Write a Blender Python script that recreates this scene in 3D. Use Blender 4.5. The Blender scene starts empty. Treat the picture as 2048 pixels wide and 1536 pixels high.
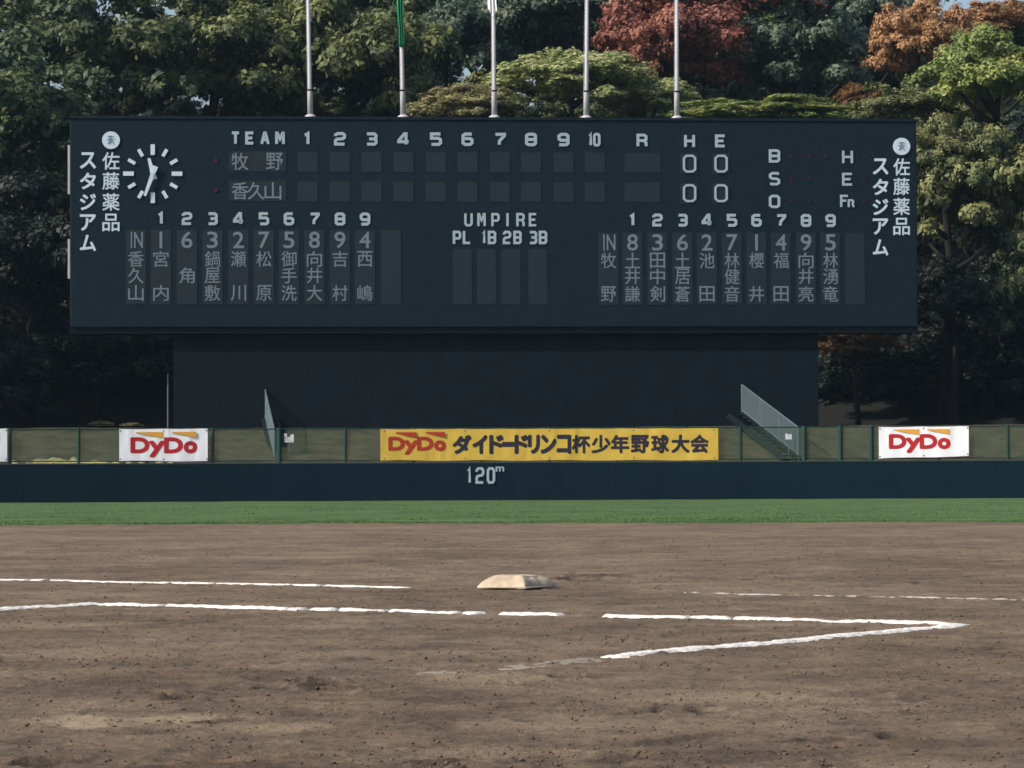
import bpy, bmesh, math, random
import numpy as np
from mathutils import Vector, Matrix
random.seed(7)
rng = np.random.default_rng(11)
S = bpy.context.scene
COL = S.collection

# ------------------------------------------------------------ camera, sky, sun
FPX, HORIZ, CAMH, ROLL = 6394.0, 959.0, 0.78, 0.0042      # focal length in pixels of a 2048 px wide frame
cam = bpy.data.cameras.new('camera')
camo = bpy.data.objects.new('camera', cam); COL.objects.link(camo); S.camera = camo
cam.sensor_width = 36.0; cam.lens = FPX / 2048 * 36.0
cam.clip_start = 0.1; cam.clip_end = 3000
th = math.atan((HORIZ - 768) / FPX)
fwd = Vector((0, math.cos(th), math.sin(th)))
r0 = Vector((1, 0, 0)); u0 = r0.cross(fwd)
rgt = (r0 * math.cos(ROLL) - u0 * math.sin(ROLL)).normalized(); upv = rgt.cross(fwd)
CAMP = Vector((0, 0, CAMH))
camo.matrix_world = Matrix(((rgt.x, upv.x, -fwd.x, 0), (rgt.y, upv.y, -fwd.y, 0), (rgt.z, upv.z, -fwd.z, CAMH), (0, 0, 0, 1)))

SUN_EL = math.radians(37)
sa = Vector((-0.90, -0.43, 0)).normalized()
world = bpy.data.worlds.new('World'); S.world = world; world.use_nodes = True
wn = world.node_tree.nodes; bg = wn['Background']
sky = wn.new('ShaderNodeTexSky'); sky.sky_type = 'NISHITA'; sky.sun_disc = False
sky.sun_elevation = SUN_EL; sky.sun_rotation = math.atan2(sa.x, sa.y)
sky.air_density = 1.0; sky.dust_density = 3.5; sky.ozone_density = 1.0
world.node_tree.links.new(sky.outputs[0], bg.inputs[0]); bg.inputs[1].default_value = 0.12
sl = bpy.data.lights.new('sun', 'SUN'); sl.energy = 3.6; sl.angle = math.radians(0.53); sl.color = (1.0, 0.93, 0.82)
so = bpy.data.objects.new('sun', sl); COL.objects.link(so)
sdir = Vector((sa.x * math.cos(SUN_EL), sa.y * math.cos(SUN_EL), math.sin(SUN_EL)))
so.rotation_euler = sdir.to_track_quat('Z', 'Y').to_euler(); so.location = (-40, -10, 40)
S.view_settings.view_transform = 'Standard'; S.view_settings.look = 'None'
S.view_settings.exposure = 0.44; S.view_settings.gamma = 1.0; S.view_settings.use_curve_mapping = False
S.cycles.filter_width = 1.6
S.cycles.max_bounces = 6; S.cycles.transparent_max_bounces = 8

# ------------------------------------------------------------ helpers
def ray(px, py):
    return fwd + rgt * ((px - 1024) / FPX) + upv * ((768 - py) / FPX)
def at(px, py, Y):
    d = ray(px, py); t = Y / d.y; return CAMP + d * t
def prop(o, label=None, category=None, group=None, kind=None):
    if label: o['label'] = label
    if category: o['category'] = category
    if group: o['group'] = group
    if kind: o['kind'] = kind
    return o
def empty(name, loc=(0, 0, 0), rz=0.0, **k):
    o = bpy.data.objects.new(name, None); COL.objects.link(o); o.location = loc; o.rotation_euler = (0, 0, rz)
    o.empty_display_size = 0.3
    return prop(o, **k)
def link(name, mesh, mat=None, parent=None, loc=None, **k):
    o = bpy.data.objects.new(name, mesh); COL.objects.link(o)
    if mat is not None and not mesh.materials: mesh.materials.append(mat)
    if parent is not None: o.parent = parent
    if loc is not None: o.location = loc
    return prop(o, **k)

class MB:
    def __init__(s): s.v = []; s.f = []
    def box(s, x0, x1, y0, y1, z0, z1):
        b = len(s.v)
        s.v += [(x0, y0, z0), (x1, y0, z0), (x1, y1, z0), (x0, y1, z0), (x0, y0, z1), (x1, y0, z1), (x1, y1, z1), (x0, y1, z1)]
        s.f += [tuple(b + i for i in q) for q in ((0, 3, 2, 1), (4, 5, 6, 7), (0, 1, 5, 4), (1, 2, 6, 5), (2, 3, 7, 6), (3, 0, 4, 7))]
        return s
    def tube(s, pts, rad, n=8, cap=True):
        pts = [Vector(p) for p in pts]
        if not hasattr(rad, '__len__'): rad = [rad] * len(pts)
        rings = []
        for i, p in enumerate(pts):
            a = pts[max(i - 1, 0)]; c = pts[min(i + 1, len(pts) - 1)]
            t = (c - a).normalized(); x = t.cross(Vector((0.13, 0.97, 0.2)) if abs(t.z) > .7 else Vector((0, 0, 1))).normalized(); y = t.cross(x)
            b = len(s.v); rings.append(b)
            for k in range(n):
                an = 2 * math.pi * k / n
                s.v.append(tuple(p + (x * math.cos(an) + y * math.sin(an)) * rad[i]))
        for i in range(len(rings) - 1):
            for k in range(n):
                a, b = rings[i], rings[i + 1]; k2 = (k + 1) % n
                s.f.append((a + k, b + k, b + k2, a + k2))
        if cap:
            s.f.append(tuple(rings[0] + k for k in range(n))); s.f.append(tuple(rings[-1] + k for k in reversed(range(n))))
        return s
    def bar(s, a, b, w, h=None):            # square bar between two points
        return s.tube([a, b], (h or w) * .7071, 4)
    def mesh(s, name, smooth=False):
        m = bpy.data.meshes.new(name); m.from_pydata(s.v, [], s.f); m.update()
        bm = bmesh.new(); bm.from_mesh(m); bmesh.ops.recalc_face_normals(bm, faces=bm.faces); bm.to_mesh(m); bm.free()
        if smooth: m.polygons.foreach_set('use_smooth', [True] * len(m.polygons))
        return m
    def build(s, name, mat=None, parent=None, loc=None, smooth=False, bevel=0, **k):
        o = link(name, s.mesh(name, smooth), mat, parent, loc, **k)
        if bevel:
            b = o.modifiers.new('bevel', 'BEVEL'); b.width = bevel; b.segments = 2; b.limit_method = 'ANGLE'
        return o

def np_mesh(name, V, F):                      # V (n,3), F (m,4) arrays
    m = bpy.data.meshes.new(name); n, k = F.shape
    m.vertices.add(len(V)); m.vertices.foreach_set('co', V.astype(np.float32).ravel())
    m.loops.add(n * k); m.loops.foreach_set('vertex_index', F.astype(np.int32).ravel())
    m.polygons.add(n); m.polygons.foreach_set('loop_start', np.arange(0, n * k, k, dtype=np.int32))
    try: m.polygons.foreach_set('loop_total', np.full(n, k, dtype=np.int32))
    except Exception: pass
    m.update(); m.validate(); return m

# value noise, vectorised; the same function lays the soil and everything that lies on it
_T = np.random.default_rng(5).random((256, 256)) * 2 - 1
def vn(x, y, seed=0):
    x = np.asarray(x) + seed * 37.3; y = np.asarray(y) + seed * 17.7
    xi = np.floor(x).astype(int); yi = np.floor(y).astype(int); fx = x - xi; fy = y - yi
    fx = fx * fx * (3 - 2 * fx); fy = fy * fy * (3 - 2 * fy)
    g = lambda a, b: _T[a & 255, b & 255]
    return (g(xi, yi) * (1 - fx) + g(xi + 1, yi) * fx) * (1 - fy) + (g(xi, yi + 1) * (1 - fx) + g(xi + 1, yi + 1) * fx) * fy

# ------------------------------------------------------------ materials
def new_mat(name, col, rough=.7, metal=0.0, var=0.0, scale=3.0, col2=None, bump=0.0, bscale=20.0, spec=.3, coords='Object', stretch=(1, 1, 1)):
    m = bpy.data.materials.new(name); m.use_nodes = True
    N = m.node_tree.nodes; L = m.node_tree.links; b = N['Principled BSDF']
    b.inputs['Base Color'].default_value = (*col, 1); b.inputs['Roughness'].default_value = rough
    b.inputs['Metallic'].default_value = metal; b.inputs['Specular IOR Level'].default_value = spec
    if var or col2 or bump:
        tc = N.new('ShaderNodeTexCoord'); mp = N.new('ShaderNodeMapping'); mp.inputs['Scale'].default_value = stretch
        L.new(tc.outputs[coords], mp.inputs[0])
        n = N.new('ShaderNodeTexNoise'); n.inputs['Scale'].default_value = scale; n.inputs['Detail'].default_value = 6; n.inputs['Roughness'].default_value = .6
        L.new(mp.outputs[0], n.inputs['Vector'])
        cr = N.new('ShaderNodeValToRGB'); e = cr.color_ramp.elements
        c2 = col2 or tuple(c * (1 + var) for c in col); c1 = col if col2 else tuple(c * (1 - var) for c in col)
        e[0].position = .35; e[1].position = .65; e[0].color = (*c1, 1); e[1].color = (*c2, 1)
        L.new(n.outputs['Fac'], cr.inputs[0]); L.new(cr.outputs[0], b.inputs['Base Color'])
        if bump:
            n2 = N.new('ShaderNodeTexNoise'); n2.inputs['Scale'].default_value = bscale; n2.inputs['Detail'].default_value = 5
            L.new(mp.outputs[0], n2.inputs['Vector'])
            bp = N.new('ShaderNodeBump'); bp.inputs['Strength'].default_value = bump; bp.inputs['Distance'].default_value = .02
            L.new(n2.outputs['Fac'], bp.inputs['Height']); L.new(bp.outputs[0], b.inputs['Normal'])
    return m

def dirt_mat():
    m = bpy.data.materials.new('infield_soil'); m.use_nodes = True
    N = m.node_tree.nodes; L = m.node_tree.links; b = N['Principled BSDF']; b.inputs['Roughness'].default_value = .95; b.inputs['Specular IOR Level'].default_value = .15
    tc = N.new('ShaderNodeTexCoord')
    def noise(sc, det, rg=.6, st=(1, 1, 1)):
        mp = N.new('ShaderNodeMapping'); mp.inputs['Scale'].default_value = st; L.new(tc.outputs['Object'], mp.inputs[0])
        n = N.new('ShaderNodeTexNoise'); n.inputs['Scale'].default_value = sc; n.inputs['Detail'].default_value = det; n.inputs['Roughness'].default_value = rg
        L.new(mp.outputs[0], n.inputs['Vector']); return n
    def ramp(n, p0, c0, p1, c1):
        r = N.new('ShaderNodeValToRGB'); e = r.color_ramp.elements; e[0].position = p0; e[0].color = (*c0, 1); e[1].position = p1; e[1].color = (*c1, 1)
        L.new(n.outputs['Fac'], r.inputs[0]); return r
    def mix(a, bb, f, t='MIX'):
        x = N.new('ShaderNodeMix'); x.data_type = 'RGBA'; x.blend_type = t
        if isinstance(f, float): x.inputs[0].default_value = f
        else: L.new(f, x.inputs[0])
        L.new(a, x.inputs[6]); L.new(bb, x.inputs[7]); return x.outputs[2]
    big = ramp(noise(.42, 9, .68, (1, .6, 1)), .38, SOIL_A, .62, SOIL_B)
    mid = ramp(noise(2.4, 8, .7, (1, .7, 1)), .36, (.70, .70, .71), .64, (1.26, 1.24, 1.2))
    fine = ramp(noise(24, 8, .85), .36, (.62, .62, .64), .64, (1.36, 1.34, 1.30))
    c = mix(big.outputs[0], mid.outputs[0], 1.0, 'MULTIPLY'); c = mix(c, fine.outputs[0], 1.0, 'MULTIPLY')
    # pale dry dust patches
    dp = ramp(noise(.9, 5, .6, (.35, 1, 1)), .58, (0, 0, 0), .72, (.55, .55, .55))
    dust = N.new('ShaderNodeRGB'); dust.outputs[0].default_value = (*SOIL_DUST, 1)
    c = mix(c, dust.outputs[0], dp.outputs[0])
    da = N.new('ShaderNodeAttribute'); da.attribute_name = 'pit_shade_damp'; dc = N.new('ShaderNodeRGB'); dc.outputs[0].default_value = (.045, .034, .028, 1)  # dark soil colour: shade painted into pits, and moist bands
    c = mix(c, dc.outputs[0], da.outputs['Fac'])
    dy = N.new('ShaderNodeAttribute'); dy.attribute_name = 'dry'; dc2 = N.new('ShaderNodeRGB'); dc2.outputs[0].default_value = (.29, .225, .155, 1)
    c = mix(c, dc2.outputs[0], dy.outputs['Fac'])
    L.new(c, b.inputs['Base Color'])
    bp = N.new('ShaderNodeBump'); bp.inputs['Strength'].default_value = .9; bp.inputs['Distance'].default_value = .015
    L.new(noise(60, 6, .7).outputs['Fac'], bp.inputs['Height']); L.new(bp.outputs[0], b.inputs['Normal'])
    return m
SOIL_A = (.116, .086, .060); SOIL_B = (.182, .140, .102); SOIL_DUST = (.26, .205, .15)

HAZE = .00012
M = {}
M['soil'] = dirt_mat()
M['grass'] = new_mat('outfield_turf', (.036, .090, .024), .95, scale=.35, col2=(.070, .122, .036), bump=.8, bscale=40)
M['blade'] = new_mat('turf_blade', (.040, .096, .026), .9, scale=.35, col2=(.076, .130, .038))
M['chalk'] = new_mat('line_chalk', (.82, .81, .79), .95, scale=18, col2=(.52, .47, .42), bump=.5, bscale=70)
M['faint'] = new_mat('thin_chalk', (.52, .49, .45), .95, scale=16, col2=(.30, .26, .22), bump=.5, bscale=70)
M['smear'] = new_mat('trodden_chalk', (.20, .165, .13), .95, scale=14, col2=(.27, .235, .195), bump=.5, bscale=70)
M['canvas'] = new_mat('base_canvas', (.46, .385, .295), .9, scale=7, col2=(.32, .26, .19), bump=.25, bscale=90)
M['navy'] = new_mat('dark_green_navy_paint', (.0022, .0085, .0175), .7, scale=2.2, col2=(.0042, .0125, .0225), spec=.14)
M['screen'] = new_mat('batters_eye_paint', (.0014, .0055, .0105), .8, scale=1.6, col2=(.0030, .0085, .0145), spec=.12)
M['under'] = new_mat('underside_steel', (.004, .009, .014), .7, spec=.1)
M['cell'] = new_mat('display_cell', (.0046, .0125, .0218), .65, scale=5, col2=(.0062, .015, .0255))
M['white'] = new_mat('sign_white', (.50, .61, .70), .5, var=.04, scale=9)
M['head'] = new_mat('heading_white', (.31, .40, .46), .5, var=.05, scale=9)
M['chalkwhite'] = new_mat('name_white', (.14, .18, .225), .6, var=.12, scale=12)
M['lampoff'] = new_mat('unlit_red_lamp', (.035, .004, .007), .7)
M['emblem'] = new_mat('emblem_blue', (.18, .22, .36), .5)
M['pole'] = new_mat('painted_pole', (.40, .40, .43), .5, var=.08, scale=2, stretch=(1, 1, .3))
M['trim'] = new_mat('aluminium_trim', (.42, .44, .44), .45, metal=.2)
M['wall'] = new_mat('wall_padding', (.0022, .0115, .0215), .8, scale=.5, col2=(.0035, .0145, .0255), spec=.08, bump=.12, bscale=6)
M['coping'] = new_mat('wall_coping', (.03, .045, .045), .6)
M['fence'] = new_mat('fence_green', (.008, .038, .034), .5)
M['wire'] = new_mat('fence_wire', (.020, .062, .040), .6)
M['rail'] = new_mat('galvanised_rail', (.085, .12, .14), .55, metal=.1)
M['dark'] = new_mat('dark_stair_steel', (.004, .006, .008), .8, spec=.1)
M['bannerw'] = new_mat('banner_white_cloth', (.80, .80, .88), .8, var=.03, scale=3)
M['bannery'] = new_mat('banner_yellow_cloth', (.60, .41, .07), .85, scale=2, col2=(.52, .35, .05))
M['red'] = new_mat('print_red', (.44, .012, .02), .7)
M['redd'] = new_mat('print_dark_red', (.34, .03, .012), .7)
M['orange'] = new_mat('print_orange', (.68, .33, .05), .7)
M['ink'] = new_mat('print_black', (.02, .016, .03), .7)
M['flagg'] = new_mat('flag_green', (.01, .16, .07), .7)
M['flagw'] = new_mat('flag_white', (.85, .82, .86), .7)
M['bark'] = new_mat('tree_bark', (.009, .008, .008), .95, var=.3, scale=6, bump=.6, bscale=14, stretch=(1, 1, .25))
M['berm'] = new_mat('embankment_turf', (.020, .019, .009), .95, scale=1.6, col2=(.066, .058, .027), bump=1, bscale=16)
M['sun_patch'] = new_mat('painted_sun_grass', (.42, .37, .17), .95, scale=4, col2=(.14, .13, .06), bump=.8, bscale=20)  # pale grass colour that paints in a patch of sun
M['forest'] = new_mat('leaf_litter_floor', (.004, .005, .0045), .95, scale=.8, col2=(.008, .008, .006), bump=1, bscale=6)
M['clay'] = new_mat('plain_ground', (.20, .16, .125), .95, var=.15, scale=.3)
M['rock'] = new_mat('pale_brush', (.28, .25, .2), .9, var=.2, scale=4)

# ------------------------------------------------------------ lettering
GL = {
 '0': [[(.9, 0), (3.1, 0), (4, .9), (4, 5.1), (3.1, 6), (.9, 6), (0, 5.1), (0, .9), (.9, 0)]],
 '1': [[(.9, 4.9), (2.2, 5.9), (2.2, 0)]],
 '2': [[(0, 4.6), (0, 5.2), (.9, 6), (3.2, 6), (4, 5.2), (4, 3.9), (3.3, 3.1), (.7, 2.8), (0, 2), (0, 0), (4, 0)]],
 '3': [[(0, 5.9), (3.2, 5.9), (4, 5.1), (4, 3.8), (3.3, 3), (4, 2.2), (4, .8), (3.2, 0), (0, 0)], [(1.0, 3), (3.1, 3)]],
 '4': [[(3.1, 0), (3.1, 6), (2.4, 6), (-.1, 2.2), (-.1, 1.5), (4.3, 1.5)]],
 '5': [[(4, 6), (0, 6), (0, 3.5), (3.2, 3.5), (4, 2.7), (4, .8), (3.2, 0), (0, 0)]],
 '6': [[(3.9, 6), (.9, 6), (0, 5.1), (0, .9), (.9, 0), (3.1, 0), (4, .9), (4, 2.6), (3.2, 3.4), (.6, 3.4)]],
 '7': [[(0, 5.9), (4, 5.9), (4, 5.2), (1.8, 2.2), (1.6, 0)]],
 '8': [[(.8, 0), (3.2, 0), (4, .8), (4, 5.2), (3.2, 6), (.8, 6), (0, 5.2), (0, .8), (.8, 0)], [(.6, 3), (3.4, 3)]],
 '9': [[(.1, 0), (3.1, 0), (4, .9), (4, 5.1), (3.1, 6), (.9, 6), (0, 5.1), (0, 3.4), (.8, 2.6), (3.4, 2.6)]],
 'T': [[(-.1, 6), (4.1, 6)], [(2, 5.5), (2, -.4)]],
 'E': [[(4, 6), (0, 6), (0, 0), (4, 0)], [(.6, 3), (3.4, 3)]],
 'A': [[(0, -.4), (1.7, 6), (2.3, 6), (4, -.4)], [(1, 2), (3, 2)]],
 'M': [[(0, -.4), (0, 6), (.5, 6), (2, 2.6), (3.5, 6), (4, 6), (4, -.4)]],
 'R': [[(0, -.5), (0, 6), (3.1, 6), (4, 5.2), (4, 3.6), (3.2, 2.8), (.6, 2.8)], [(3.2, 2.3), (4, 1.4), (4, -.5)]],
 'H': [[(0, -.5), (0, 6.5)], [(4, -.5), (4, 6.5)], [(.6, 3), (3.4, 3)]],
 'U': [[(0, 6.4), (0, .9), (.9, 0), (3.1, 0), (4, .9), (4, 6.4)]],
 'P': [[(0, -.5), (0, 6), (3.1, 6), (4, 5.2), (4, 3.3), (3.2, 2.5), (.6, 2.5)]],
 'I': [[(2, -.5), (2, 6.5)]],
 'L': [[(0, 6.5), (0, 0), (4, 0)]],
 'B': [[(0, 0), (3.2, 0), (4, .8), (4, 2.3), (3.4, 3), (4, 3.7), (4, 5.2), (3.2, 6), (0, 6), (0, 0)], [(.6, 3), (3, 3)]],
 'S': [[(4, 5.6), (3.1, 6), (.9, 6), (0, 5.2), (0, 3.9), (.9, 3.1), (3.1, 2.9), (4, 2.1), (4, .8), (3.1, 0), (.6, 0), (0, .5)]],
 'O': [[(.9, 0), (3.1, 0), (4, .9), (4, 5.1), (3.1, 6), (.9, 6), (0, 5.1), (0, .9), (.9, 0)]],
 'F': [[(4, 6), (0, 6), (0, -.5)], [(.6, 3.2), (3, 3.2)]],
 'r': [[(.6, -.5), (.6, 3.4), (3.2, 3.4), (4, 2.6), (3.4, 1.2), (4.4, -.5)]],
}
def stroke_mesh(ch, w, h, sw, t=.03):
    mb = MB(); lay = 0
    for pl in GL[ch]:
        P = [Vector(((p[0] / 4 - .5) * (w - sw), (p[1] / 6 - .5) * (h - sw))) for p in pl]
        closed = (P[0] - P[-1]).length < 1e-6
        if closed: P = P[:-1]
        n = len(P); Lp, Rp = [], []
        if not closed:
            P[0] = P[0] + (P[0] - P[1]).normalized() * 0.0
        for i in range(n):
            a = P[i - 1] if (i or closed) else None; c = P[(i + 1) % n] if (i < n - 1 or closed) else None
            d1 = (P[i] - a).normalized() if a is not None else None; d2 = (c - P[i]).normalized() if c is not None else None
            if d1 is None: d1 = d2
            if d2 is None: d2 = d1
            n1 = Vector((-d1.y, d1.x)); n2 = Vector((-d2.y, d2.x)); mm = (n1 + n2).normalized()
            k = sw / 2 / max(mm.dot(n1), .45)
            Lp.append(P[i] + mm * k); Rp.append(P[i] - mm * k)
        b = len(mb.v); y = -t - lay * .004; lay += 1
        for q in Lp: mb.v.append((q.x, y, q.y))
        for q in Rp: mb.v.append((q.x, y, q.y))
        for q in Lp: mb.v.append((q.x, 0, q.y))
        for q in Rp: mb.v.append((q.x, 0, q.y))
        for i in range(n if closed else n - 1):
            j = (i + 1) % n
            mb.f.append((b + i, b + j, b + n + j, b + n + i))
            mb.f.append((b + i, b + 2 * n + i, b + 2 * n + j, b + j))
            mb.f.append((b + n + i, b + n + j, b + 3 * n + j, b + 3 * n + i))
        if not closed:
            mb.f.append((b, b + n, b + 3 * n, b + 2 * n)); mb.f.append((b + n - 1, b + 3 * n - 1, b + 4 * n - 1, b + 2 * n - 1))
    return mb.mesh('block_letter_' + ch)
_tc = {}
def font_mesh(ch, em=None, fit=None, bold=0.0, shear=0.0):
    """mesh of one character, centred, facing -y; em = em size in m, or fit=(w,h)"""
    key = (ch, em, fit, bold, shear)
    if key in _tc: return _tc[key]
    cu = bpy.data.curves.new('glyph', 'FONT'); cu.body = ch; cu.size = 1.0; cu.resolution_u = 4; cu.shear = shear
    o = bpy.data.objects.new('glyph', cu); COL.objects.link(o)
    bpy.context.view_layer.update()
    dg = bpy.context.evaluated_depsgraph_get(); me = bpy.data.meshes.new_from_object(o.evaluated_get(dg))
    bpy.data.objects.remove(o); bpy.data.curves.remove(cu)
    n = len(me.vertices); V = np.empty(n * 3); me.vertices.foreach_get('co', V); V = V.reshape(-1, 3)
    lo = V.min(0); hi = V.max(0); c = (lo + hi) / 2
    if fit: sx = fit[0] / max(hi[0] - lo[0], 1e-3); sz = fit[1] / max(hi[1] - lo[1], 1e-3)
    else: sx = sz = em
    polys = [tuple(p.vertices) for p in me.polygons]; bpy.data.meshes.remove(me)
    offs = [(0, 0)] if not bold else [(0, 0), (bold, 0), (-bold, 0), (0, bold), (0, -bold), (bold * .7, bold * .7), (-bold * .7, -bold * .7), (bold * .7, -bold * .7), (-bold * .7, bold * .7)]
    vs, fs = [], []
    for k, (dx, dz) in enumerate(offs):
        b = len(vs)
        for p in V: vs.append(((p[0] - c[0]) * sx + dx, -.012 - .0016 * k, (p[1] - c[1]) * sz + dz))
        fs += [tuple(b + i for i in f) for f in polys]
    m = bpy.data.meshes.new('glyph_' + ch); m.from_pydata(vs, [], fs); m.update(); _tc[key] = m
    return m
def mesh_copy_mat(me, mat):
    """a mesh used with more than one material keeps one copy per material"""
    k = me.name + '|' + mat.name
    if k not in _tc:
        c = me.copy(); c.materials.clear(); c.materials.append(mat); _tc[k] = c
    return _tc[k]

# ------------------------------------------------------------ ground
AF = math.radians(56.36); CU, CV = -13.027, 19.157
def fld(u, v):      # field coordinates (u along the foul line, v into foul ground) to the world
    return ((u - CU) * -math.sin(AF) + (v - CV) * -math.cos(AF), (u - CU) * math.cos(AF) + (v - CV) * -math.sin(AF))
BASE_C = fld(-.19, -.19)
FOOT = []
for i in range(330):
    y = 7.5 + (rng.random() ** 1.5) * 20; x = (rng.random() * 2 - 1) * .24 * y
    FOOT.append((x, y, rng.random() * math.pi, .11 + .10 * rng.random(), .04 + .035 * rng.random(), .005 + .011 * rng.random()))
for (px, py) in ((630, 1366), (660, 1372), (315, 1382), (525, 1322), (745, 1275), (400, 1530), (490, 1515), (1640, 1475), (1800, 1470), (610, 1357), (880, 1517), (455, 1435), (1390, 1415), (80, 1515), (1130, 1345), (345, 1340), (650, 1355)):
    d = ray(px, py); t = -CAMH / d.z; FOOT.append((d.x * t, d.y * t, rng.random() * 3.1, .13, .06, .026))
FOOT.append((BASE_C[0] + .33, BASE_C[1] - .02, .1, .10, .16, .025)); FOOT.append((.53, 25.3, .1, .20, .45, .035)); FOOT.append((.75, 26.2, .1, .25, .3, .02))  # gouges by the base, darkened in colour to paint in their shadow
def pit_shade_damp(x, y):  # shade painted into the footprint pits, plus bands of moist soil
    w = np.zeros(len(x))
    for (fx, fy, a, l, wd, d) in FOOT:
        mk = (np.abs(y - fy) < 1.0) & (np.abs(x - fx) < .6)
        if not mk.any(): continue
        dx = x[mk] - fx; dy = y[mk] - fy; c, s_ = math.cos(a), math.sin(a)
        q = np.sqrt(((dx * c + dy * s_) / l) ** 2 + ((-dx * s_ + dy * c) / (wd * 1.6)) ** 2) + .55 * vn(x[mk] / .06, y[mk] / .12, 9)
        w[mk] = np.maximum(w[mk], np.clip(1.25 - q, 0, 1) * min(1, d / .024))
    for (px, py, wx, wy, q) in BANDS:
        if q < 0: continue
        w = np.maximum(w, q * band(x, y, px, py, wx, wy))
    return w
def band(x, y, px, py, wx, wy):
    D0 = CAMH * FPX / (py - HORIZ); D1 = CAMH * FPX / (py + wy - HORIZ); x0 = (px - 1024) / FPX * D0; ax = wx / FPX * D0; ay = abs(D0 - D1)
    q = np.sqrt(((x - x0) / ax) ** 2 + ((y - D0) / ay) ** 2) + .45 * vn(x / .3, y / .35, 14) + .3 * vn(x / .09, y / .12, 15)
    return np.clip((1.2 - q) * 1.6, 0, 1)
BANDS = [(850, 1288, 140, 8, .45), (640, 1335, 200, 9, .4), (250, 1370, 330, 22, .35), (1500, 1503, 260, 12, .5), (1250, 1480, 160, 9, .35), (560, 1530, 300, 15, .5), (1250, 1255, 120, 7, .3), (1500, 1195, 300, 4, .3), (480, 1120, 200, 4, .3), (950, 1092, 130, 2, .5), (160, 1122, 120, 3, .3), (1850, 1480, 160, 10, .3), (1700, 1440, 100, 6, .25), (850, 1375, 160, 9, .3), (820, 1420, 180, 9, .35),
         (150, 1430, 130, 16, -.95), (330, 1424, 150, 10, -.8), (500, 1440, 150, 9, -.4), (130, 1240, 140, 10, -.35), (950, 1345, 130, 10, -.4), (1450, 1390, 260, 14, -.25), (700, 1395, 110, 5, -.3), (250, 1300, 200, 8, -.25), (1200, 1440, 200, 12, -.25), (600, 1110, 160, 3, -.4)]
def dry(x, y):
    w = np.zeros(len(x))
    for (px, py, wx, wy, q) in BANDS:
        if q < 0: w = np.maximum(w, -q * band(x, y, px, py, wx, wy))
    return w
def soil_h(x, y, feet=True):
    x = np.asarray(x, float); y = np.asarray(y, float)
    far = np.clip((y - 10) / 30, 0, 1)
    h = .0045 * vn(x / 1.9, y / 1.6, 1) + .0030 * vn(x / .5, y / .45, 2) + .0026 * vn(x / .16, y / .15, 3) + .0022 * vn(x / .055, y / .055, 4) + .0030 * vn(x / .03, y / .03, 5) + .0016 * vn(x / .012, y / .012, 10)
    # drag-broom furrows sweeping across the infield
    s = (x * .35 + y) / .55 + 1.2 * vn(x / 3.5, y / 3, 6)
    h += .0018 * np.sin(s * 6.283) * np.clip(vn(x / 2.5, y / 2.5, 7) + .4, 0, 1)
    cl = np.clip(vn(x / .07, y / .07, 8) - .55, 0, 1); h += .020 * cl * (1 - .6 * far)
    if feet:
        for (fx, fy, a, l, w, d) in FOOT:
            mk = (np.abs(y - fy) < .5) & (np.abs(x - fx) < .5)
            if not mk.any(): continue
            dx = x[mk] - fx; dy = y[mk] - fy; c, s_ = math.cos(a), math.sin(a)
            q = np.sqrt(((dx * c + dy * s_) / l) ** 2 + ((-dx * s_ + dy * c) / w) ** 2)
            q = q + .25 * vn(dx / .05 + fx * 9, dy / .05 + fy * 9, 9)
            h[mk] += -d * np.clip(1.15 - q, 0, 1) ** .6 + d * .3 * np.exp(-((q - 1.45) / .28) ** 2)
    return h - .012
def grid(name, xs_of, ys, nx, zf):
    Y = np.repeat(ys, nx); T = np.tile(np.linspace(-1, 1, nx), len(ys)); X = T * xs_of(Y)
    V = np.stack([X, Y, zf(X, Y)], 1); ny = len(ys)
    i = np.arange(ny - 1)[:, None] * nx + np.arange(nx - 1)[None]; i = i.ravel()
    return np_mesh(name, V, np.stack([i, i + 1, i + nx + 1, i + nx], 1))
EDGE = 57.0
def edge_y(x): return EDGE - .0009 * (x - 3) ** 2 + .9 * vn(x / 2.6, x * 0, 3) + .5 * vn(x / .6, x * 0, 13) + .35 * vn(x / .12, x * 0, 4)
ys = 5.5 * (69 / 5.5) ** np.linspace(0, 1, 840)
me = grid('infield_dirt', lambda y: y * .235 + .6, ys, 700, lambda x, y: soil_h(x, y) - .14 * np.clip(y - 58.6, 0, 3))
me.polygons.foreach_set('use_smooth', [True] * len(me.polygons))
co_ = np.empty(len(me.vertices) * 3); me.vertices.foreach_get('co', co_); co_ = co_.reshape(-1, 3)
me.attributes.new('pit_shade_damp', 'FLOAT', 'POINT').data.foreach_set('value', pit_shade_damp(co_[:, 0], co_[:, 1]).astype(np.float32))
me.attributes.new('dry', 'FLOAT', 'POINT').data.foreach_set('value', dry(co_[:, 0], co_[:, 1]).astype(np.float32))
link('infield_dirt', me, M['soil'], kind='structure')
MB().box(-280, 280, -60, 420, -1.2, -.4).build('ground', M['clay'], kind='structure')
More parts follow.
